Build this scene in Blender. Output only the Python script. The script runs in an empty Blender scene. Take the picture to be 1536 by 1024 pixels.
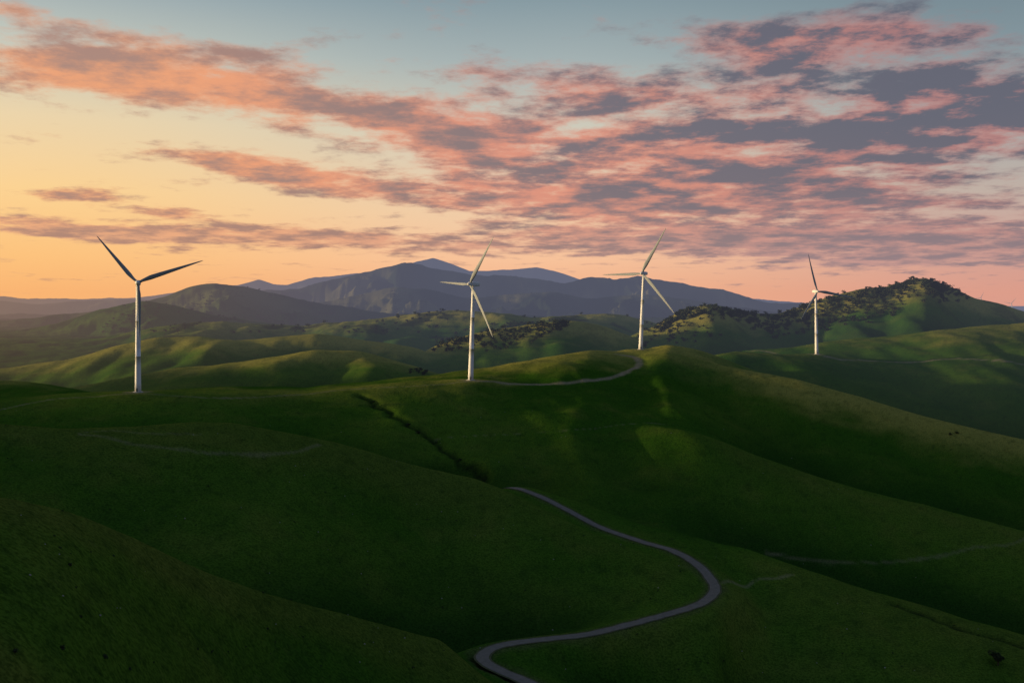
import bpy, math, random
import numpy as np
from mathutils import Vector
random.seed(7); rng=np.random.default_rng(11)
F=1493.0; UC=768.0; VH=455.0; ZC=180.0
S=bpy.context.scene
def lin(c):
    c=c/255.0
    return c/12.92 if c<=0.04045 else ((c+0.055)/1.055)**2.4
def L(r,g,b): return (lin(r),lin(g),lin(b),1.0)

# ---------------------------------------------------------------- noise
_tabs={}
def perlin(x,y,seed=0):
    if seed not in _tabs:
        r=np.random.default_rng(seed+100); a=r.random((256,256))*2*np.pi
        _tabs[seed]=(np.cos(a).astype(np.float32),np.sin(a).astype(np.float32))
    gx,gy=_tabs[seed]
    xi=np.floor(x).astype(np.int64); yi=np.floor(y).astype(np.int64)
    xf=x-xi; yf=y-yi
    u=xf*xf*xf*(xf*(xf*6-15)+10); v=yf*yf*yf*(yf*(yf*6-15)+10)
    x0=xi&255; x1=(xi+1)&255; y0=yi&255; y1=(yi+1)&255
    n00=gx[x0,y0]*xf+gy[x0,y0]*yf
    n10=gx[x1,y0]*(xf-1)+gy[x1,y0]*yf
    n01=gx[x0,y1]*xf+gy[x0,y1]*(yf-1)
    n11=gx[x1,y1]*(xf-1)+gy[x1,y1]*(yf-1)
    return ((n00*(1-u)+n10*u)*(1-v)+(n01*(1-u)+n11*u)*v)*1.4
def fbm(x,y,oc,seed=0):
    s=0;a=1.0;f=1.0
    for i in range(oc):
        s=s+a*perlin(x*f+17.3*i,y*f-9.1*i,seed+i); a*=0.5; f*=2.03
    return s
def ridged(x,y,oc,seed=0):
    s=0;a=1.0;f=1.0
    for i in range(oc):
        s=s+a*(1-np.abs(perlin(x*f+5.3*i,y*f+3.7*i,seed+i))*2.2); a*=0.5; f*=2.07
    return s/1.9

# ---------------------------------------------------------------- ridge lines
UG=np.arange(-4000,5001,1.0)
def crest(pts,sig):
    p=np.array(pts,float)
    v=np.interp(UG,p[:,0],p[:,1]); d=np.interp(UG,p[:,0],p[:,2])
    n=int(sig*3); k=np.exp(-0.5*(np.arange(-n,n+1)/sig)**2); k/=k.sum()
    v=np.convolve(np.pad(v,n,mode='edge'),k,'valid'); 
    sg=max(sig,25); n=int(sg*3); k=np.exp(-0.5*(np.arange(-n,n+1)/sg)**2); k/=k.sum()
    d=np.convolve(np.pad(d,n,mode='edge'),k,'valid')
    return v,d
R=[]
def ridge(pts,sf,sb,w,sig=14,amp=0,lam=100,fy=2.5):
    v,d=crest(pts,sig); R.append((d,-(v-VH)/F*d,sf,sb,w,amp,lam,fy,len(R)))
# foreground left hill
ridge([(-3000,640,150),(-600,690,150),(-200,722,158),(0,750,165),(100,772,180),(200,810,202),(300,858,226),(400,894,252),(500,921,278),(600,949,302),(700,975,326),(760,992,336),(830,1024,346),(1000,1120,350),(1300,1290,330),(3000,1500,300)],0.17,0.75,14,12,2.4,45)
# middle left hill with its nose
ridge([(-3000,560,420),(-500,600,430),(0,636,450),(100,644,460),(200,641,472),(280,633,485),(350,634,492),(430,650,505),(500,664,512),(600,692,520),(700,716,525),(760,732,522),(850,774,498),(900,800,482),(960,824,465),(1020,848,448),(1050,866,438),(1075,900,424),(1100,980,410),(1140,1120,390),(1400,1500,350),(3000,2500,300)],0.36,0.50,20,10,5,75)
# shoulder beyond the road
ridge([(-3000,900,540),(500,800,540),(700,745,552),(760,733,556),(850,748,548),(950,785,530),(1040,810,516),(1120,830,504),(1200,855,486),(1300,888,466),(1400,920,448),(1536,962,430),(1800,1030,400),(3000,1200,380)],0.24,0.42,18,12,3.0,60)
# spur descending to the right
ridge([(-3000,900,700),(700,790,760),(860,690,760),(950,640,725),(1040,643,700),(1140,688,672),(1250,725,650),(1400,762,628),(1536,800,606),(1800,870,580),(3000,1000,520)],0.34,0.42,20,26,2.2,85)
# second spur descending to the right
ridge([(-3000,900,1000),(900,600,1040),(1000,545,1000),(1100,550,960),(1200,570,925),(1300,599,890),(1400,629,860),(1536,660,830),(1800,720,800),(3000,840,700)],0.30,0.4,22,14,5,110)
# turbine ridge
ridge([(-3000,560,690),(-600,590,690),(-200,600,690),(0,604,700),(100,593,712),(210,589,726),(330,589,745),(450,589,770),(600,575,805),(705,571,826),(800,574,850),(880,572,885),(940,560,930),(1000,556,950),(1100,590,930),(1300,680,900),(3000,1000,850)],0.27,0.10,44,14,3.2,110)
# knoll with the curving road
ridge([(-3000,800,900),(300,650,900),(480,586,850),(560,573,880),(650,562,910),(720,553,930),(800,540,960),(880,525,1010),(930,528,1035),(961,525,1050),(1000,517,1065),(1050,525,1060),(1100,544,1050),(1200,580,1050),(1400,640,1050),(3000,900,1000)],0.17,0.35,50,9,4.5,75,1.8)
# small lit hill at far left
ridge([(-3000,520,830),(-300,556,840),(0,571,850),(60,574,855),(110,583,860),(160,600,860),(260,640,860),(3000,900,860)],0.22,0.3,30,10,4,70)
# pad hill of the right turbine
ridge([(-3000,900,1250),(1000,580,1240),(1060,535,1250),(1100,528,1262),(1140,530,1275),(1225,531,1286),(1300,539,1290),(1400,546,1290),(1536,548,1290),(1800,570,1250),(3000,640,1150)],0.22,0.14,44,10,6,120)
# right mid slope
ridge([(-3000,900,1480),(1050,545,1460),(1120,527,1470),(1190,521,1470),(1260,510,1475),(1340,504,1480),(1420,494,1490),(1480,488,1500),(1536,484,1500),(1800,480,1500),(3000,520,1400)],0.24,0.2,50,12,8,130)
# green hills behind left turbines
ridge([(-3000,560,1050),(-200,590,1080),(100,586,1080),(150,574,1090),(200,562,1100),(260,552,1110),(340,546,1120),(420,534,1140),(480,524,1150),(540,526,1160),(620,548,1160),(700,575,1160),(900,640,1160),(3000,900,1160)],0.24,0.4,42,12,13,130)
ridge([(-3000,520,1400),(-200,548,1420),(0,552,1450),(100,540,1480),(170,520,1500),(230,506,1520),(290,503,1540),(350,512,1540),(420,505,1560),(470,500,1580),(540,508,1580),(620,520,1560),(720,560,1560),(3000,800,1500)],0.22,0.4,48,12,15,150)
# tree-covered spur in the centre
ridge([(-3000,700,1650),(560,560,1620),(620,538,1630),(655,518,1650),(690,506,1660),(740,494,1680),(800,486,1700),(860,480,1720),(905,488,1720),(950,505,1720),(1000,530,1700),(1200,600,1600),(3000,700,1500)],0.26,0.3,50,9,12,150)
# oak hill on the right
ridge([(-3000,700,1900),(860,540,1880),(930,512,1880),(985,487,1890),(1020,468,1900),(1060,456,1910),(1090,460,1920),(1125,470,1930),(1165,470,1930),(1200,461,1940),(1250,442,1960),(1290,434,1970),(1330,430,1980),(1362,420,1990),(1390,416,2000),(1420,427,2000),(1460,447,2000),(1500,457,2000),(1540,468,2000),(1700,486,2000),(3000,520,1800)],0.34,0.4,34,5,16,170)
# long hills at middle distance
ridge([(-3000,520,2200),(-200,530,2300),(0,521,2350),(130,513,2400),(220,494,2400),(290,483,2400),(335,481,2400),(380,486,2400),(450,489,2450),(520,484,2450),(570,478,2450),(640,467,2450),(690,465,2450),(740,470,2450),(800,479,2450),(870,472,2450),(920,470,2450),(960,478,2450),(1020,495,2450),(1200,520,2450),(3000,560,2400)],0.2,0.25,75,9,30,260)
ridge([(-3000,500,3100),(-200,505,3100),(0,504,3100),(80,486,3150),(150,464,3200),(215,450,3200),(270,459,3250),(330,474,3250),(420,486,3250),(600,500,3200),(3000,560,3000)],0.22,0.3,90,8,60,330,1.6)
ridge([(-3000,470,4200),(-200,484,4200),(0,480,4200),(100,470,4200),(200,456,4200),(250,441,4200),(290,427,4200),(320,425,4200),(360,429,4200),(420,440,4200),(470,452,4300),(560,466,4300),(700,470,4300),(900,475,4300),(3000,500,4000)],0.27,0.3,80,6,110,380,1.5)
# front shoulder of the main mountain
ridge([(-3000,480,5300),(300,480,5300),(420,462,5300),(480,450,5300),(540,438,5300),(590,428,5300),(640,432,5300),(700,446,5300),(770,440,5300),(830,436,5300),(890,446,5300),(960,440,5300),(1020,446,5300),(1090,458,5300),(1200,470,5300),(3000,480,5300)],0.28,0.3,80,5,200,550,1.3)
# main mountain
ridge([(-3000,480,6500),(200,470,6500),(300,447,6500),(350,440,6500),(400,433,6500),(450,429,6500),(500,417,6500),(550,405,6500),(580,397,6500),(602,391,6500),(640,399,6500),(680,404,6500),(740,411,6500),(800,415,6500),(850,420,6500),(880,415,6500),(920,418,6500),(958,410,6500),(1000,414,6500),(1050,428,6500),(1100,437,6500),(1150,449,6500),(1200,452,6500),(1260,466,6500),(1500,475,6500),(3000,475,6500)],0.34,0.3,80,3.0,330,650,1.4)
ridge([(-3000,440,13000),(-200,438,13000),(0,442,13000),(40,446,13000),(110,447,13000),(200,444,13000),(250,438,13000),(300,433,13000),(330,426,13000),(355,427,13000),(388,419,13000),(410,426,13000),(430,427,13000),(470,415,13000),(510,411,13000),(560,405,13000),(600,397,13000),(650,386,13000),(680,397,13000),(705,407,13000),(750,404,13000),(805,398,13000),(835,405,13000),(870,418,13000),(950,430,13000),(1200,452,13000),(1400,464,13000),(3000,464,13000)],0.30,0.3,130,1.5,320,1400,1.2)
ridge([(-3000,440,9000),(-100,440,9000),(0,450,9000),(60,456,9000),(130,450,9000),(200,448,9000),(280,452,9000),(400,470,9000),(3000,480,9000)],0.2,0.3,150,4,160,1000,1.3)
# unseen hills added on the left to block the low sun from the valleys
ridge([(-4000,400,520),(-2600,415,600),(-1700,430,760),(-1100,446,900),(-700,468,1000),(-450,500,1050),(-250,540,1050),(-50,600,1050),(3000,1500,1050)],0.25,0.25,60,40,8,160)
ridge([(-4000,330,260),(-2200,360,300),(-1500,420,340),(-900,520,360),(-500,640,380),(3000,2500,380)],0.30,0.2,40,40,6,120)

def H(x,y):
    u=UC+F*x/y
    ui=(u-UG[0]); ui=np.clip(ui,0,len(UG)-1.001)
    wob=fbm(x/55.0,y/55.0,3,3)
    z=-172+np.clip((y-900)/1400,0,1)*80 - np.clip((y-5000)/20000,0,1)*120
    z=z+np.zeros_like(x); ar=np.arange(len(UG))
    for d,zc,sf,sb,w,amp,lam,fy,k in R:
        dc=np.interp(ui,ar,d); zz=np.interp(ui,ar,zc)
        t=y-dc
        s=np.where(t<0,sf,sb)
        zk=zz-s*(np.sqrt(t*t+w*w)-w)
        if lam>300:
            wgt=np.clip(np.abs(t)/(4*w),0.09,1); zk=zk+amp*wgt*(ridged(x/lam,y/(lam*fy),5,20+k)-0.8)
        else:
            wgt=np.clip(np.abs(t)/(2.5*w),0.04,1); zk=zk+amp*wgt*fbm(x/lam+3.1*k,y/(lam*fy),3,20+k)*1.3
        kk=0.008*y+2
        h=np.clip(kk-np.abs(z-zk),0,None)/kk
        z=np.maximum(z,zk)+h*h*kk*0.25
    z=z+wob*0.0010*np.clip(y,0,2500)
    z=z+fbm(x/9.0,y/9.0,3,50)*0.14*np.clip(1.6-y/900,0,1)
    return z

us=np.concatenate([ -np.geomspace(60,3900,150)[::-1], np.arange(-58,1596,2.0), UC*2+np.geomspace(60,3000,120)])
def geo(a,b,r): 
    n=int(math.log(b/a)/r); return np.geomspace(a,b,n,endpoint=False)
ds=np.concatenate([geo(25,110,0.012),geo(110,2600,0.0045),geo(2600,15000,0.0085),np.geomspace(15000,70000,40)])
UU,DD=np.meshgrid(us,ds)
X=(UU-UC)/F*DD; Y=DD
Z=H(X,Y)
nd,nu=Z.shape

def catmull(P,step):
    P=np.array(P,float); out=[]
    Q=np.vstack([2*P[0]-P[1],P,2*P[-1]-P[-2]])
    for i in range(1,len(Q)-2):
        seg=np.linalg.norm(Q[i+1][:2]-Q[i][:2]); n=max(2,int(seg/step))
        for j in range(n):
            t=j/n
            out.append(0.5*((2*Q[i])+(-Q[i-1]+Q[i+1])*t+(2*Q[i-1]-5*Q[i]+4*Q[i+1]-Q[i+2])*t*t+(-Q[i-1]+3*Q[i]-3*Q[i+1]+Q[i+2])*t**3))
    out.append(P[-1]); return np.array(out)
def near(path,rad):
    D=np.full(Z.shape,1e9); ZP=np.zeros(Z.shape)
    for p in path:
        i0,i1=np.searchsorted(ds,[p[1]-rad,p[1]+rad])
        if i1<=i0: continue
        uu=UC+F*np.array([p[0]-rad,p[0]+rad])/p[1]
        ex=abs(p[0])*rad/p[1]*F/p[1]
        j0,j1=np.searchsorted(us,[uu[0]-ex-2,uu[1]+ex+2])
        dd=np.hypot(X[i0:i1,j0:j1]-p[0],Y[i0:i1,j0:j1]-p[1])
        m=dd<D[i0:i1,j0:j1]
        D[i0:i1,j0:j1][m]=dd[m]; ZP[i0:i1,j0:j1][m]=p[2]
    return D,ZP
def ss(a,b,x):
    t=np.clip((x-a)/(b-a),0,1); return t*t*(3-2*t)
def W(u,v,d): return ((u-UC)/F*d,d,-(v-VH)/F*d)

# ---- road: graded bench through the valley
road=[(680,752,610),(725,740,580),(765,731,548),(805,742,533),(850,764,520),(900,790,506),(960,811,488),(1010,826,474),(1045,846,459),(1066,868,444),(1072,886,430),(1050,905,414),(1000,921,402),(940,937,390),(880,951,380),(800,960,369),(750,968,361),(724,982,352),(735,997,343),(790,1022,333),(850,1050,322)]
rp=catmull([W(*r) for r in road],1.0)
D,ZP=near(rp,36)
wv=1-ss(3.4,28,D); wv=np.where(D<1e8,wv,0)
Z=Z*(1-wv)+(ZP-0.12)*wv
road_D=D

def hit(u,v,dmin=70):
    j=int(np.clip(np.searchsorted(us,u),1,nu-1)); t=(u-us[j-1])/(us[j]-us[j-1])
    col=Z[:,j-1]*(1-t)+Z[:,j]*t
    sl=-(v-VH)/F*ds
    ok=np.where((col>=sl)&(ds>dmin))[0]
    if len(ok)==0: return None
    i=ok[0]
    if i==0: return None
    a=sl[i-1]-col[i-1]; b=col[i]-sl[i]; q=a/(a+b+1e-9)
    d=ds[i-1]*(1-q)+ds[i]*q
    return ((u-UC)/F*d,d,-(v-VH)/F*d)
def gz(x,y):
    u=UC+F*x/y; j=int(np.clip(np.searchsorted(us,u),1,nu-1)); t=(u-us[j-1])/(us[j]-us[j-1])
    i=int(np.clip(np.searchsorted(ds,y),1,nd-1)); q=(y-ds[i-1])/(ds[i]-ds[i-1])
    return float((Z[i-1,j-1]*(1-t)+Z[i-1,j]*t)*(1-q)+(Z[i,j-1]*(1-t)+Z[i,j]*t)*q)

# ---- dirt tracks and gullies on the grass
track=np.zeros(Z.shape); gully=np.zeros(Z.shape)
def pathpx(pts,step=1.5):
    w=[hit(*p) for p in pts]; w=[a for a in w if a]
    return catmull(w,step)
def addtrack(pts,width,val,step=1.5,grade=0.0):
    global Z,track
    p=pathpx(pts,step); 
    D,ZP=near(p,width*4)
    n=1+0.5*perlin(X/14,Y/14,9)
    track=np.maximum(track,val*(1-ss(width*0.2,width*0.8,D*n))*(D<1e8)*(0.85+0.4*perlin(X/6,Y/6,19)))
    if grade:
        w=(1-ss(width*0.8,width*3.5,D))*(D<1e8); Z=Z-grade*w
def addgully(pts,width,depth,step=1.5,val=1):
    global Z,gully
    p=pathpx(pts,step); 
    p[:,0]+=7*perlin(np.arange(len(p))/14.0,np.zeros(len(p)),5)+3*perlin(np.arange(len(p))/5.0,np.zeros(len(p)),6)
    D,ZP=near(p,width*4)
    n=1+0.5*perlin(X/9,Y/9,29)
    w=np.exp(-(D/width)**2)*(D<1e8)
    Z=Z-depth*w
    gully=np.maximum(gully,val*np.exp(-(D*n/(width*0.65))**2)*(D<1e8))
addtrack([(120,652),(170,658),(220,669),(300,678),(380,682),(440,678),(478,667)],2.4,0.30)
addtrack([(120,649),(180,646),(230,650),(300,652)],2.0,0.2)
addtrack([(0,614),(60,602),(120,596),(210,592),(300,596),(380,596),(440,592),(520,584),(600,580),(700,574)],3.0,0.45)
addtrack([(700,574),(780,576),(850,574),(900,569),(935,560),(957,549),(958,541),(945,534),(925,531)],6.0,1.0)
addtrack([(640,657),(700,654),(780,650),(860,644),(940,636),(1010,636)],1.4,0.25)
addtrack([(1150,828),(1200,838),(1260,843),(1330,843),(1400,835),(1460,821),(1536,808),(1580,800)],2.3,0.26)
addtrack([(1085,873),(1130,872),(1165,867),(1188,861)],2.4,0.35)
addtrack([(1120,527),(1160,530),(1225,533),(1290,540),(1340,543),(1400,540),(1450,538),(1536,547)],6,0.8,3)
addgully([(538,592),(570,607),(600,628),(640,652),(680,684),(735,718)],3.8,2.2)
addgully([(1340,904),(1400,926),(1470,948),(1536,968)],3.0,1.5)
addgully([(712,984),(740,1002),(800,1024)],3.0,2.0,1.5,0.9)
TB=[ # base, hub, distance, blades (dx,dz), rotor yaw
 ((207,588),(209,424),726,[(-54,69),(90,34),(3,-86)],0.3),
 ((706,570),(705,426),826,[(38,68),(-46,4),(37,-78)],-0.9),
 ((961,524),(962,410),1050,[(34,66),(-54,-1),(45,-60)],-0.7),
 ((1225,531),(1225,437),1286,[(-16,56),(60,-10),(-28,-42)],0.25)]
for b,h,d,bl,k in TB:
    x,y,z=W(b[0],b[1],d)
    Dp=np.hypot(X-x,Y-y); 
    w=1-ss(11,34,Dp); Z=Z*(1-w)+z*w
    track=np.maximum(track,0.6*(1-ss(6,12,Dp*(1+0.3*perlin(X/7,Y/7,3)))))
track=np.clip(track,0,1)

# ---- ground cover colour per vertex (vegetation type, dryness, painted crest sun and hollow shade, terracettes, scrub)
def mixc(a,b,f): return a*(1-f[...,None])+np.array(b)*f[...,None]
def rowblur(A,n):
    c=np.cumsum(np.pad(A,((n+1,n),(0,0)),mode='edge'),0); return (c[2*n+1:]-c[:-2*n-1])/(2*n+1)
n1=fbm(X/190,Y/190,4,61); n2=fbm(X/30,Y/30,4,62); n3=fbm(X/4.2,Y/4.2,3,63); n4=fbm(X/11,Y/11,3,64)
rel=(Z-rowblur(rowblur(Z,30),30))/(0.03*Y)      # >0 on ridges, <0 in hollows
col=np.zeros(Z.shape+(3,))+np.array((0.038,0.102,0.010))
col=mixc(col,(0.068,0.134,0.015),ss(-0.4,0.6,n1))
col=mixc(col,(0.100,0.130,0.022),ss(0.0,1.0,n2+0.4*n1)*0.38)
col=mixc(col,(0.013,0.040,0.007),ss(0.15,-0.8,rel+0.08*n2)*0.85*(Y<2600))    # valley shade darkened into the grass colour of the hollows
crest_sun=ss(0.05,0.55,rel+0.1*n2)*(Y<2600)*ss(680,860,Y)
col=mixc(col,(0.130,0.140,0.028),ss(0.05,0.7,rel+0.1*n2)*0.42*(Y<2600))  # crest light painted into the grass, near hills included
col=mixc(col,(0.36,0.31,0.075),crest_sun*0.75)       # low-sun light along the crests, painted into the grass colour
terr_b=np.sin(Z/0.8+3.2*n2+1.0*n3)
col=mixc(col,(0.024,0.056,0.011),ss(0.2,1.0,terr_b+0.6*n3)*0.18*np.clip(1.5-Y/700,0,1))
col=mixc(col,(0.018,0.044,0.009),ss(0.1,1.0,n4)*0.32*(Y<1500))
col=mixc(col,(0.018,0.042,0.009),ss(0.1,1.0,n3)*0.42)
col=mixc(col,(0.100,0.112,0.036),ss(0.45,1.0,-n3)*0.2*np.clip(1.5-Y/700,0,1))
col*=(0.86+0.14*ss(140,560,Y))[...,None]       # grass colour darkened towards the viewpoint
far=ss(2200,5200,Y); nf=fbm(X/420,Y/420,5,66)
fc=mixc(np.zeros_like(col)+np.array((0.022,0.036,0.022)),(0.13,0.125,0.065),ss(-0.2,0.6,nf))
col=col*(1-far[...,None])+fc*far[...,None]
scr=ss(0.25,0.45,fbm(X/90,Y/90,4,68))*ss(1300,2400,Y)*0.7
col=mixc(col,(0.020,0.030,0.014),scr)
verge=(1-ss(3.0,7.0,road_D*(1+0.35*n4)))*(road_D<1e8)
col=mixc(col,(0.080,0.085,0.036),verge*0.5)
col=mixc(col,(0.29,0.235,0.16),track); col=mixc(col,(0.010,0.015,0.007),gully*(0.8+0.25*n3).clip(0,1))
# ---------------------------------------------------------------- materials
def newmat(name):
    m=bpy.data.materials.new(name); m.use_nodes=True; nt=m.node_tree
    for n in list(nt.nodes): nt.nodes.remove(n)
    return m,nt
class NT:
    def __init__(s,nt): s.nt=nt
    def n(s,t,**kw):
        nd_=s.nt.nodes.new(t)
        for k,v in kw.items(): setattr(nd_,k,v)
        return nd_
    def put(s,sock,v):
        if isinstance(v,bpy.types.NodeSocket): s.nt.links.new(v,sock)
        elif v is not None: sock.default_value=v
    def m(s,op,a,b=None,c=None,clamp=False):
        x=s.n('ShaderNodeMath',operation=op,use_clamp=clamp)
        s.put(x.inputs[0],a); s.put(x.inputs[1],b); s.put(x.inputs[2],c)
        return x.outputs[0]
    def mix(s,f,a,b,bt='MIX'):
        x=s.n('ShaderNodeMix',data_type='RGBA',blend_type=bt); x.clamp_factor=True
        s.put(x.inputs[0],f); s.put(x.inputs[6],a); s.put(x.inputs[7],b); return x.outputs[2]
    def sm(s,v,a,b,lo=0.0,hi=1.0):
        x=s.n('ShaderNodeMapRange',interpolation_type='SMOOTHSTEP')
        s.put(x.inputs[0],v); s.put(x.inputs[1],a); s.put(x.inputs[2],b); s.put(x.inputs[3],lo); s.put(x.inputs[4],hi); return x.outputs[0]
    def noise(s,vec,scale,det=4,rough=0.55,dim='3D'):
        x=s.n('ShaderNodeTexNoise',noise_dimensions=dim); s.put(x.inputs['Vector'],vec); x.inputs['Scale'].default_value=scale
        x.inputs['Detail'].default_value=det; x.inputs['Roughness'].default_value=rough
        return x.outputs[0]
    def ramp(s,f,els):
        x=s.n('ShaderNodeValToRGB'); s.put(x.inputs[0],f); cr=x.color_ramp
        cr.elements[0].position=els[0][0]; cr.elements[0].color=els[0][1]
        cr.elements[1].position=els[-1][0]; cr.elements[1].color=els[-1][1]
        for p,c in els[1:-1]:
            e=cr.elements.new(p); e.color=c
        return x.outputs[0]
def painted_haze(q,shader):
    """aerial perspective painted on: emission mixed into the surface by world distance"""
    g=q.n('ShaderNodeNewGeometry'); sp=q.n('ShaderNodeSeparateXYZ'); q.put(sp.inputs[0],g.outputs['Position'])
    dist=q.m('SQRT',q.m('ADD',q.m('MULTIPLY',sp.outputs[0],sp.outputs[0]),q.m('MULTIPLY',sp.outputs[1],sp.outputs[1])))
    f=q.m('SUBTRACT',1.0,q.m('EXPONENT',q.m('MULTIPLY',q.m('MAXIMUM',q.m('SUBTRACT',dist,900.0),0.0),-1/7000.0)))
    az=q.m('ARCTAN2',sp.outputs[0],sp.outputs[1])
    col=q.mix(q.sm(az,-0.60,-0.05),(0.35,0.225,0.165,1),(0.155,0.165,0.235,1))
    e=q.n('ShaderNodeEmission'); q.put(e.inputs[0],col); e.inputs[1].default_value=1.0  # surface emission standing in for hazy air
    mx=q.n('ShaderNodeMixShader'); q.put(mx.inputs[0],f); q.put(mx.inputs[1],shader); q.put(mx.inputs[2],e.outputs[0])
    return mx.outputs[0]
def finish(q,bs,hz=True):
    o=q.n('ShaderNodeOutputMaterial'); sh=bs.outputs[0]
    if hz: sh=painted_haze(q,sh)
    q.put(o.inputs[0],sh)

mg,nt=newmat("grassland"); q=NT(nt)
P=q.n('ShaderNodeNewGeometry').outputs['Position']
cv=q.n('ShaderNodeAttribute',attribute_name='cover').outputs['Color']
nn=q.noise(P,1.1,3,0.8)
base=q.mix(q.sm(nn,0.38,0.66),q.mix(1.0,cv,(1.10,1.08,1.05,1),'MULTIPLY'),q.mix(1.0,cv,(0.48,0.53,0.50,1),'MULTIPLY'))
bs=q.n('ShaderNodeBsdfDiffuse'); q.put(bs.inputs['Color'],base)
b1=q.n('ShaderNodeBump'); b1.inputs['Strength'].default_value=0.6; b1.inputs['Distance'].default_value=0.7
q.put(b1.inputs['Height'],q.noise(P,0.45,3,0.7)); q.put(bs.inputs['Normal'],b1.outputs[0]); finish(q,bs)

def simple(name,col,rough=0.6,var=0.15,scale=1.0,hz=True,spec=0.3,bump=0.0):
    m,nt=newmat(name); q=NT(nt); g=q.n('ShaderNodeNewGeometry')
    n=q.noise(g.outputs['Position'],scale,3,0.6)
    c=q.mix(n,tuple(x*(1-var) for x in col)+(1,),tuple(min(1,x*(1+var)) for x in col)+(1,))
    bs=q.n('ShaderNodeBsdfPrincipled'); q.put(bs.inputs['Base Color'],c); bs.inputs['Roughness'].default_value=rough
    bs.inputs['Specular IOR Level'].default_value=spec
    if bump:
        b=q.n('ShaderNodeBump'); b.inputs['Strength'].default_value=bump; b.inputs['Distance'].default_value=0.1; q.put(b.inputs['Height'],n); q.put(bs.inputs['Normal'],b.outputs[0])
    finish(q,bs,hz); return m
m_white=simple("turbine_paint",(0.74,0.72,0.73),0.45,0.06,0.25)
m_blade=simple("blade_paint",(0.30,0.32,0.34),0.6,0.05,0.25,spec=0.2)
m_conc=simple("concrete",(0.35,0.33,0.30),0.9,0.15,1.5)
m_dark=simple("dark_metal",(0.06,0.06,0.06),0.5)
m_road=simple("road_surface",(0.160,0.140,0.120),0.95,0.35,0.5,bump=0.3,spec=0.02)
m_shou=simple("gravel_shoulder",(0.080,0.082,0.042),0.95,0.5,0.8,bump=0.5,spec=0.02)
m_leaf=simple("oak_foliage",(0.028,0.040,0.016),0.8,0.6,0.35,spec=0.1)
m_bark=simple("bark",(0.06,0.045,0.035),0.9,0.3,3.0,spec=0.1)
m_rock=simple("rock",(0.24,0.22,0.19),0.9,0.3,2.0,spec=0.1)
m_gnd=simple("plain_grass",(0.06,0.10,0.03),0.95,0.3,0.01,spec=0.05)

def mesh_np(name,V,faces,mats,fm=None,smooth=True,parent=None):
    me=bpy.data.meshes.new(name)
    V=np.asarray(V,np.float32); faces=np.asarray(faces,np.int32)
    k=faces.shape[1]
    me.vertices.add(len(V)); me.vertices.foreach_set('co',V.ravel())
    me.loops.add(faces.size); me.loops.foreach_set('vertex_index',faces.ravel())
    me.polygons.add(len(faces)); me.polygons.foreach_set('loop_start',np.arange(0,faces.size,k,dtype=np.int32))
    me.polygons.foreach_set('loop_total',np.full(len(faces),k,np.int32))
    me.polygons.foreach_set('use_smooth',np.full(len(faces),smooth,bool))
    for m in mats: me.materials.append(m)
    if fm is not None: me.polygons.foreach_set('material_index',np.asarray(fm,np.int32))
    me.update(calc_edges=True)
    o=bpy.data.objects.new(name,me); S.collection.objects.link(o)
    if parent: o.parent=parent
    return o
# ---------------------------------------------------------------- terrain
idx=np.arange(nd*nu).reshape(nd,nu)
fa=np.stack([idx[:-1,:-1],idx[:-1,1:],idx[1:,1:],idx[1:,:-1]],-1).reshape(-1,4)
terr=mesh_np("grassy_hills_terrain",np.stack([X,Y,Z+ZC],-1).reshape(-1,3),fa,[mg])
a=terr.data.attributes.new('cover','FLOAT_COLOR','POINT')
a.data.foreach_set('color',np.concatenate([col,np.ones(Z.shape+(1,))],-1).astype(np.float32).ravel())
mesh_np("ground",[(-90000,-90000,-60),(90000,-90000,-60),(90000,90000,-60),(-90000,90000,-60)],[(0,1,2,3)],[m_gnd])
def strip(name,path,offs,dz,mat):
    T=np.gradient(path[:,:2],axis=0); T/=np.linalg.norm(T,axis=1)[:,None]+1e-9
    N=np.stack([-T[:,1],T[:,0]],1); V=[];n=len(path);k=len(offs)
    for j,o in enumerate(offs):
        wob=1+0.16*fbm(np.arange(n)/6.0,np.full(n,j*3.3),3,8)
        V.append(np.stack([path[:,0]+N[:,0]*o*wob,path[:,1]+N[:,1]*o*wob,path[:,2]+ZC+dz-0.012*abs(o)],1))
    V=np.stack(V,1).reshape(-1,3); I=np.arange(n*k).reshape(n,k)
    f=np.stack([I[:-1,:-1],I[:-1,1:],I[1:,1:],I[1:,:-1]],-1).reshape(-1,4)
    return mesh_np(name,V,f,[mat])
strip("road_shoulder",rp,[-3.0,-1.6,0,1.6,3.0],0.06,m_shou)
strip("road",rp,[-2.2,-1.2,0,1.2,2.2],0.12,m_road)

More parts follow.
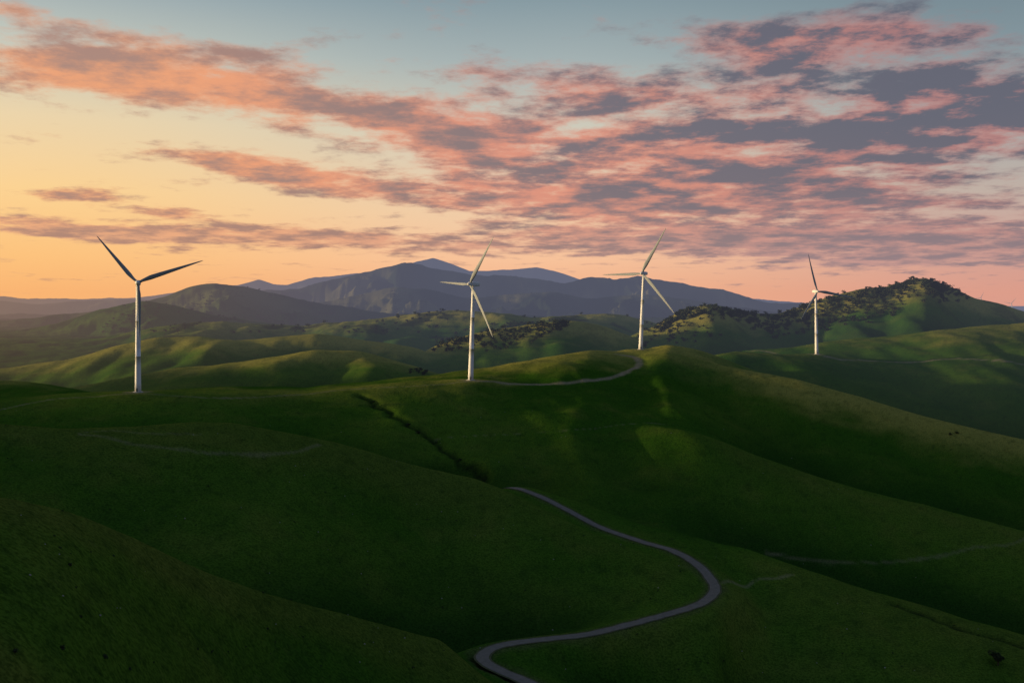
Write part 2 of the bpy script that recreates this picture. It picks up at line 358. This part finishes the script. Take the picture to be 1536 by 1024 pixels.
# ---------------------------------------------------------------- turbines
def lathe(prof,seg=24):
    V=[];Fc=[]
    for r,z in prof:
        for i in range(seg):
            a=2*math.pi*i/seg; V.append((r*math.cos(a),r*math.sin(a),z))
    for k in range(len(prof)-1):
        for i in range(seg):
            j=(i+1)%seg; Fc.append((k*seg+i,k*seg+j,(k+1)*seg+j,(k+1)*seg+i))
    return V,Fc
def orient(V,axz,axx,org):
    z=Vector(axz).normalized(); x=Vector(axx); x=(x-z*x.dot(z)).normalized(); y=z.cross(x)
    return [tuple(Vector(org)+x*v[0]+y*v[1]+z*v[2]) for v in V]
def turbine(base,hub,blades,nrm,sc=1.0):
    e=bpy.data.objects.new("wind_turbine",None); S.collection.objects.link(e); e.location=base
    def loc(V): return [tuple(Vector(v)-Vector(base)) for v in V]
    n=Vector(nrm).normalized(); hub=Vector(hub)
    top=hub-n*4.2*sc; 
    bx,by,bz=base; Ht=top.z-1.9*sc-bz
    prof=[(0.01,0)]
    for i in range(13):
        t=i/12; r=(2.25*(1-t)+1.32*t)*sc; 
        prof.append((r,Ht*t))
        if i in(4,8): prof+= [(r+0.05,Ht*t),(r+0.05,Ht*t+0.25),(r,Ht*t+0.25)]
    prof.append((0.01,Ht))
    V,Fc=lathe(prof,28); V=[(v[0]+top.x+(bx-top.x)*(1-v[2]/Ht),v[1]+top.y+(by-top.y)*(1-v[2]/Ht),v[2]+bz) for v in V]
    mesh_np("tower",loc(V),Fc,[m_white],parent=e)
    V,Fc=lathe([(0.01,0.45),(3.3*sc,0.45),(3.5*sc,0.3),(4.2*sc,-0.5)],28); V=[(v[0]+bx,v[1]+by,v[2]+bz) for v in V]
    mesh_np("foundation",loc(V),Fc[::1],[m_conc],smooth=False,parent=e)
    V=[(sx*0.5*sc,-2.27*sc+0.04*sy,z) for z in(0.6,2.9) for sx,sy in((-1,-1),(1,-1),(1,1),(-1,1))]
    V=[(v[0]+bx,v[1]+by,v[2]+bz) for v in V]
    mesh_np("door",loc(V),[(0,1,5,4),(1,2,6,5),(2,3,7,6),(3,0,4,7),(4,5,6,7),(0,3,2,1)],[m_dark],smooth=False,parent=e)
    V=[];Fc=[];seg=20
    st=[(-1.9,0.01),(-1.9,0.80),(-2.4,0.95),(-4.5,1.05),(-8.0,1.0),(-10.6,0.86),(-11.3,0.62),(-11.35,0.01)]
    for s_,k in st:
        for i in range(seg):
            a=2*math.pi*i/seg; c,s2=math.cos(a),math.sin(a)
            V.append((math.copysign(abs(c)**0.45,c)*1.75*k*sc,math.copysign(abs(s2)**0.45,s2)*1.85*k*sc,s_*sc))
    for k in range(len(st)-1):
        for i in range(seg):
            j=(i+1)%seg; Fc.append((k*seg+j,k*seg+i,(k+1)*seg+i,(k+1)*seg+j))
    mesh_np("nacelle",loc(orient(V,n,(n.y,-n.x,0),hub)),Fc,[m_white],parent=e)
    V,Fc=lathe([(0.01,-2.0),(1.5,-2.0),(1.75,-0.8),(1.7,0.5),(1.3,1.6),(0.7,2.3),(0.01,2.6)],24)
    V=[(a*sc,b*sc,c*sc) for a,b,c in V]
    mesh_np("hub",loc(orient(V,n,(0,0,1),hub)),Fc,[m_white],parent=e)
    for bi,b in enumerate(blades):
        b=Vector(b); Lb=b.length; bd=b.normalized(); c=n.cross(bd).normalized()
        V=[];Fc=[];seg=14;N=26
        for k in range(N+1):
            t=k/N; r=t*Lb
            if t<0.05: ch=0.040;th=0.038
            else:
                u=(t-0.05)/0.95
                ch=0.040+(0.074-0.040)*min(1,u/0.16) if u<0.16 else 0.074*(1-(u-0.16)/0.84)**0.85*0.88+0.009
                th=max(0.0035,0.038*(1-u)**1.8*0.8+0.004)
            if k==N: ch*=0.3
            tw=math.radians(26*(1-t)**2+3)
            cd=(c*math.cos(tw)+n*math.sin(tw)); td=bd.cross(cd)
            ctr=hub+bd*r+n*(0.035*Lb*t*t)
            for i in range(seg):
                a=2*math.pi*i/seg
                px_=(math.cos(a)*0.5+ (0.18 if t>0.05 else 0))*ch*Lb; 
                pt_=math.sin(a)*0.5*th*Lb*(1-0.5*(math.cos(a)>0)*math.cos(a) if t>0.05 else 1)
                V.append(tuple(ctr+cd*px_+td*pt_))
        for k in range(N):
            for i in range(seg):
                j=(i+1)%seg; Fc.append((k*seg+i,k*seg+j,(k+1)*seg+j,(k+1)*seg+i))
        mesh_np("blade_%d"%(bi+1),loc(V),Fc,[m_blade],parent=e)
for b,h,d,bl,k in TB:
    s=d/F; x,y,z=W(b[0],b[1],d); hx,hy,hz_=W(h[0],h[1],d)
    turbine((x,y,z+ZC),(hx,hy-3.5,hz_+ZC),[(dx*s,dx*s*k,dz*s) for dx,dz in bl],(k,-1,0))
for u,vb,vt,d,ang in ((1471,461,447,6600,62),(1517,468,455,6300,48)):
    x,y,z=W(u,vb,d); hx,hy,hz_=W(u,vt,d)
    Rb=46
    turbine((x,y,z+ZC),(hx,hy,hz_+ZC),[(Rb*math.cos(math.radians(ang+q_))*0.7,Rb*math.cos(math.radians(ang+q_))*-0.7,Rb*math.sin(math.radians(ang+q_))) for q_ in(0,120,240)],(-1,-1,0))

# ---------------------------------------------------------------- trees
def oak_proto(r,nleaf,ls):
    V=[];Fc=[]
    cl=[(r.normal(0,0.42),r.normal(0,0.42),0.95+r.uniform(-0.35,0.5),r.uniform(0.28,0.55)) for _ in range(9)]
    for i in range(nleaf):
        cx,cy,cz,cr=cl[r.integers(len(cl))]
        v=r.normal(size=3); v/=np.linalg.norm(v); rad=cr*r.uniform(0.55,1.05)
        c=np.array([cx,cy,cz])+v*rad*np.array([1,1,0.75])
        a=r.normal(size=3); a/=np.linalg.norm(a); b=np.cross(a,r.normal(size=3)); b/=np.linalg.norm(b)
        s=ls*r.uniform(0.6,1.4); k=len(V)
        V+=[c-a*s,c-b*s*0.7,c+a*s,c+b*s*0.7]; Fc.append((k,k+1,k+2,k+3))
    nl=len(Fc)
    def limb(p0,p1,r0,r1):
        k=len(V); p0=np.array(p0,float);p1=np.array(p1,float)
        d=p1-p0; d/=np.linalg.norm(d); a=np.cross(d,[0.3,1,0.1]); a/=np.linalg.norm(a); b=np.cross(d,a)
        for p,rr in((p0,r0),(p1,r1)):
            for i in range(6):
                t=i*math.pi/3; V.append(p+(a*math.cos(t)+b*math.sin(t))*rr)
        for i in range(6):
            j=(i+1)%6; Fc.append((k+i,k+j,k+6+j,k+6+i))
    limb((0,0,-0.25),(0.03,0,0.5),0.10,0.07)
    for c in cl[:6]: limb((0.03,0,0.45),(c[0]*0.8,c[1]*0.8,c[2]),0.05,0.015)
    fm=[0]*nl+[1]*(len(Fc)-nl)
    return np.array(V),np.array(Fc),np.array(fm)
protos=[oak_proto(rng,130,0.17) for _ in range(6)]
def forest(name,pts):
    VV=[];FF=[];MM=[];k=0
    for (x,y,z,s) in pts:
        V,Fc,fm=protos[rng.integers(6)]
        a=rng.uniform(0,6.28); c,sn=math.cos(a),math.sin(a)
        v=np.stack([(V[:,0]*c-V[:,1]*sn)*s*1.15,(V[:,0]*sn+V[:,1]*c)*s*1.15,V[:,2]*s*rng.uniform(0.8,1.05)],1)+np.array([x,y,z+ZC-0.25*s])
        VV.append(v);FF.append(Fc+k);MM.append(fm);k+=len(v)
    return mesh_np(name,np.vstack(VV),np.vstack(FF),[m_leaf,m_bark],np.concatenate(MM),smooth=False)
def scatter(line,n,sv,smin,smax,dmin=900):
    out=[];l=np.array(line,float)
    for _ in range(n):
        t=rng.uniform(0,len(l)-1); i=int(t); p=l[i]*(1-(t-i))+l[i+1]*(t-i)
        h=hit(p[0]+rng.normal(0,4),p[1]+rng.normal(0,sv),dmin)
        if h and 1100<h[1]<2300: out.append((h[0],h[1],gz(h[0],h[1]),rng.uniform(smin,smax)))
    return out
tr=[]
tr+=scatter([(985,492),(1020,474),(1060,462),(1100,468),(1130,476)],230,6,3.0,6.2)
tr+=scatter([(960,505),(985,497),(1020,500),(1080,490)],60,8,2.5,5.0)
tr+=scatter([(1130,478),(1180,478),(1230,460),(1280,448),(1330,442),(1390,430),(1420,442)],420,9,2.8,6.0)
tr+=scatter([(1350,424),(1390,418),(1420,430),(1450,446)],120,5,2.5,5.0)
tr+=scatter([(1290,438),(1330,433),(1365,424)],60,3,2.5,4.4)
tr+=scatter([(1160,494),(1230,484),(1280,472),(1340,462)],130,9,2.5,5.2)
tr+=scatter([(650,520),(690,512),(740,500),(790,490),(830,486),(858,482)],170,6,2.8,5.8)
tr+=scatter([(690,514),(740,512),(780,505),(830,498)],60,7,2.5,5.0)
tr+=scatter([(605,560),(625,556),(640,562)],10,3,2.2,3.4)
forest("oak_trees",tr)
far_t=[]
for _ in range(1100):
    u=rng.uniform(150,1200); v=rng.uniform(425,500); h=hit(u,v,2200)
    if h and h[1]<5600 and perlin(np.array([h[0]/300]),np.array([h[1]/300]),77)[0]>0.02: far_t.append((h[0],h[1],gz(h[0],h[1]),rng.uniform(3.0,6)))
forest("distant_tree_scrub",far_t)
r2=np.random.default_rng(5); V,Fc,fm=oak_proto(r2,3200,0.055)
h=hit(1497,997,150) or W(1497,997,380)
V=V*np.array([3.5,3.5,3.1])+np.array([h[0],h[1],gz(h[0],h[1])+ZC])
mesh_np("oak_tree",V,Fc,[m_leaf,m_bark],fm,smooth=False)
bp=[]
for _ in range(200):
    u=rng.uniform(0,1536); v=rng.uniform(600,1010); h=hit(u,v,90)
    if h: bp.append((h[0],h[1],gz(h[0],h[1])-0.1,rng.uniform(0.18,0.5)))
for (u,v) in ((1425,652),(1435,650),(612,638),(628,650),(560,603),(655,664),(690,690)):
    h=hit(u,v,90); bp.append((h[0],h[1],gz(h[0],h[1])-0.3,rng.uniform(1.0,1.8)))
forest("shrubs",bp)
VV=[];FF=[];k=0
for _ in range(110):
    u=rng.uniform(0,1536); v=rng.uniform(610,1010); h=hit(u,v,90)
    if not h: continue
    s=rng.uniform(0.12,0.36)*(0.6 if h[1]<260 else 1.0); seg=7
    rings=[(0.0,-0.3),(1.0,-0.2),(0.9,0.35),(0.45,0.7),(0.0,0.75)]
    for rr,zz in rings:
        for i in range(seg):
            a=6.283*i/seg; j=1+rng.uniform(-0.25,0.25); VV.append((h[0]+rr*s*j*math.cos(a),h[1]+rr*s*j*math.sin(a),h[2]+ZC+zz*s))
    for a_ in range(4):
        for i in range(seg):
            j=(i+1)%seg; FF.append((k+a_*seg+i,k+a_*seg+j,k+(a_+1)*seg+j,k+(a_+1)*seg+i))
    k+=5*seg
mesh_np("rocks",VV,FF,[m_rock],smooth=False)

# ---------------------------------------------------------------- light
SUN_AZ=math.radians(-92); SUN_EL=math.radians(4.6)
sd=Vector((math.sin(SUN_AZ)*math.cos(SUN_EL),math.cos(SUN_AZ)*math.cos(SUN_EL),math.sin(SUN_EL)))
sl=bpy.data.lights.new("sun","SUN"); sl.energy=5.0; sl.angle=math.radians(1.5); sl.color=(1.0,0.75,0.38)
so=bpy.data.objects.new("sun",sl); S.collection.objects.link(so); so.rotation_euler=(-sd).to_track_quat('-Z','Y').to_euler()

# ---------------------------------------------------------------- sky
w=bpy.data.worlds.new("World"); S.world=w; w.use_nodes=True; nt=w.node_tree
try:
    w.cycles.sampling_method='MANUAL'; w.cycles.sample_map_resolution=256
except Exception as ex: print(ex)
for n in list(nt.nodes): nt.nodes.remove(n)
q=NT(nt)
tc=q.n('ShaderNodeTexCoord').outputs['Generated']
sp=q.n('ShaderNodeSeparateXYZ'); q.put(sp.inputs[0],tc)
x,y,z=sp.outputs
az=q.m('ARCTAN2',x,y); el=q.m('ARCSINE',z)
def AE(u,v):
    a=math.atan((u-UC)/F); return a,math.atan((VH-v)/F*math.cos(a))
def ep(v): return max(0.0,(math.atan((VH-v)/F)+0.02)/0.6)
ef=q.m('DIVIDE',q.m('ADD',el,0.02),0.6,clamp=True)
def col3(lst): 
    return q.ramp(ef,[(0.0,L(*lst[0][1]))]+[(ep(v),L(*c)) for v,c in lst]+[(0.80,L(108,130,154)),(1.0,L(92,114,142))])
left=col3([(440,(252,182,116)),(390,(255,196,126)),(300,(254,212,148)),(200,(238,214,172)),(100,(198,202,190)),(0,(152,170,178))])
mid=col3([(440,(244,178,138)),(390,(250,196,156)),(320,(242,206,170)),(200,(212,206,188)),(90,(166,179,180)),(0,(136,156,164))])
right=col3([(440,(222,158,140)),(390,(212,162,150)),(300,(192,176,166)),(200,(164,172,172)),(90,(130,148,156)),(0,(112,133,144))])
c=q.mix(q.sm(az,-0.48,0.02),left,mid); c=q.mix(q.sm(az,0.02,0.50),c,right)
away=q.sm(q.m('ABSOLUTE',q.m('ADD',az,0.45)),0.95,2.3)
c=q.mix(away,c,q.ramp(ef,[(0,L(118,112,130)),(0.2,L(130,126,142)),(0.5,L(108,122,144)),(1.0,L(92,114,142))]))
comb=q.n('ShaderNodeCombineXYZ'); q.put(comb.inputs[0],az); q.put(comb.inputs[1],el); ae=comb.outputs[0]
zs=q.m('ADD',q.m('MAXIMUM',z,0.0),0.095)
def planar(dz,dx):
    k=q.n('ShaderNodeCombineXYZ'); zz=q.m('ADD',zs,dz)
    q.put(k.inputs[0],q.m('DIVIDE',q.m('ADD',x,dx),zz)); q.put(k.inputs[1],q.m('DIVIDE',y,zz)); return k.outputs[0]
blobs=[(90,108,200,38,4,1.15),(330,140,220,40,8,1.1),(70,25,180,20,6,1.0),(640,195,200,42,14,1.1),(920,225,260,52,8,1.15),(1190,235,240,50,3,1.1),
 (860,125,220,32,6,1.1),(1090,58,180,36,8,1.2),(1330,55,180,32,3,1.1),(1400,155,300,62,5,1.45),
 (370,248,130,19,9,1.2),(560,285,260,22,8,1.0),(850,300,270,26,7,1.0),(1240,312,330,40,3,1.1),
 (110,347,170,13,3,1.5),(115,294,72,10,1,1.4),(275,322,90,9,3,1.1),(430,357,240,15,2,1.5),(950,362,400,24,1,1.35),(1400,374,280,28,0,1.4)]
tot=None
for u,v,su,sv,rot,amp in blobs:
    a,e=AE(u,v)
    mp=q.n('ShaderNodeMapping',vector_type='TEXTURE'); q.put(mp.inputs['Vector'],ae)
    mp.inputs['Location'].default_value=(a,e,0); mp.inputs['Rotation'].default_value=(0,0,math.radians(-rot)); mp.inputs['Scale'].default_value=(su/F*0.9,sv/F,1)
    dt=q.n('ShaderNodeVectorMath',operation='DOT_PRODUCT'); q.put(dt.inputs[0],mp.outputs[0]); q.put(dt.inputs[1],mp.outputs[0])
    g=q.m('MULTIPLY',q.m('POWER',0.3679,dt.outputs['Value']),amp)
    tot=g if tot is None else q.m('ADD',tot,g)
cov=q.m('MINIMUM',tot,1.4)
P0=planar(0.0,0.0); P1=planar(0.024,0.012)
big=q.noise(P0,1.2,1,0.5,'2D')
fine0=q.noise(P0,3.4,7,0.63,'2D'); fine1=q.noise(P1,3.4,5,0.62,'2D')
D0=q.m('ADD',q.m('ADD',q.m('MULTIPLY',big,0.34),q.m('MULTIPLY',fine0,1.0)),q.m('MULTIPLY',cov,0.34))
m=q.sm(D0,0.76,1.08)
thick=q.sm(D0,0.90,1.26)
lit=q.m('ADD',q.m('MULTIPLY',q.m('SUBTRACT',fine1,fine0),2.3),0.52,clamp=True)
litc=q.mix(q.sm(az,-0.40,0.05),L(242,164,118),L(224,146,124))
litc=q.mix(q.sm(az,0.05,0.42),litc,L(188,128,124))
litc=q.mix(q.sm(el,0.02,0.12),q.mix(q.sm(az,-0.3,0.3),L(232,176,138),L(200,154,146)),litc)
shd=q.mix(q.sm(az,-0.42,0.2),L(172,134,122),L(112,106,118))
shd=q.mix(q.sm(el,0.02,0.12),q.mix(q.sm(az,-0.3,0.4),L(172,130,116),L(148,128,134)),shd)
# the cloud bank thickens and greys to the upper right, away from the sunset
bank=q.m('MULTIPLY',q.sm(az,-0.02,0.42),q.sm(el,0.08,0.18))
f=q.m('ADD',q.m('MULTIPLY',q.m('SUBTRACT',1.0,lit),0.88),q.m('MULTIPLY',thick,q.m('ADD',0.14,q.m('MULTIPLY',bank,0.70))),clamp=True)
f=q.sm(f,0.0,1.05)
cc=q.mix(f,litc,q.mix(bank,shd,L(98,99,114)))
up=q.m('MULTIPLY',m,q.sm(el,0.0,0.025,0.0,0.95))
c2=q.mix(up,c,cc)
# warm glow added to the sky out of frame, for directional light on the hills
gd=Vector((math.sin(math.radians(-66)),math.cos(math.radians(-66)),0.07)).normalized()
dsn=q.n('ShaderNodeVectorMath',operation='DOT_PRODUCT'); q.put(dsn.inputs[0],tc); dsn.inputs[1].default_value=tuple(gd)
glow=q.m('POWER',q.m('MAXIMUM',dsn.outputs['Value'],0.0),26.0)
gl=q.mix(1.0,(4.6,2.75,1.0,1),q.mix(glow,(0,0,0,1),(1,1,1,1)),'MULTIPLY')
c2=q.mix(1.0,c2,gl,'ADD')
sky=q.n('ShaderNodeTexSky'); sky.sky_type='NISHITA'; sky.sun_disc=False; sky.sun_elevation=SUN_EL; sky.sun_rotation=SUN_AZ
c3=q.mix(1.0,q.mix(1.0,c2,(0.97,0.97,0.97,1),'MULTIPLY'),q.mix(1.0,sky.outputs[0],(0.003,0.003,0.003,1),'MULTIPLY'),'ADD')
b1=q.n('ShaderNodeBackground'); q.put(b1.inputs[0],c3); b1.inputs[1].default_value=1.0
o=q.n('ShaderNodeOutputWorld'); q.put(o.inputs[0],b1.outputs[0])

# ---------------------------------------------------------------- camera
cd=bpy.data.cameras.new("camera"); cam=bpy.data.objects.new("camera",cd); S.collection.objects.link(cam)
cam.location=(0,0,ZC); cam.rotation_euler=(math.radians(90),0,0)
cd.sensor_width=36; cd.lens=F/1536*36; cd.shift_y=-(512-VH)/1536; cd.clip_start=1; cd.clip_end=200000
S.camera=cam
S.view_settings.view_transform='Standard'; S.view_settings.look='None'; S.view_settings.exposure=0
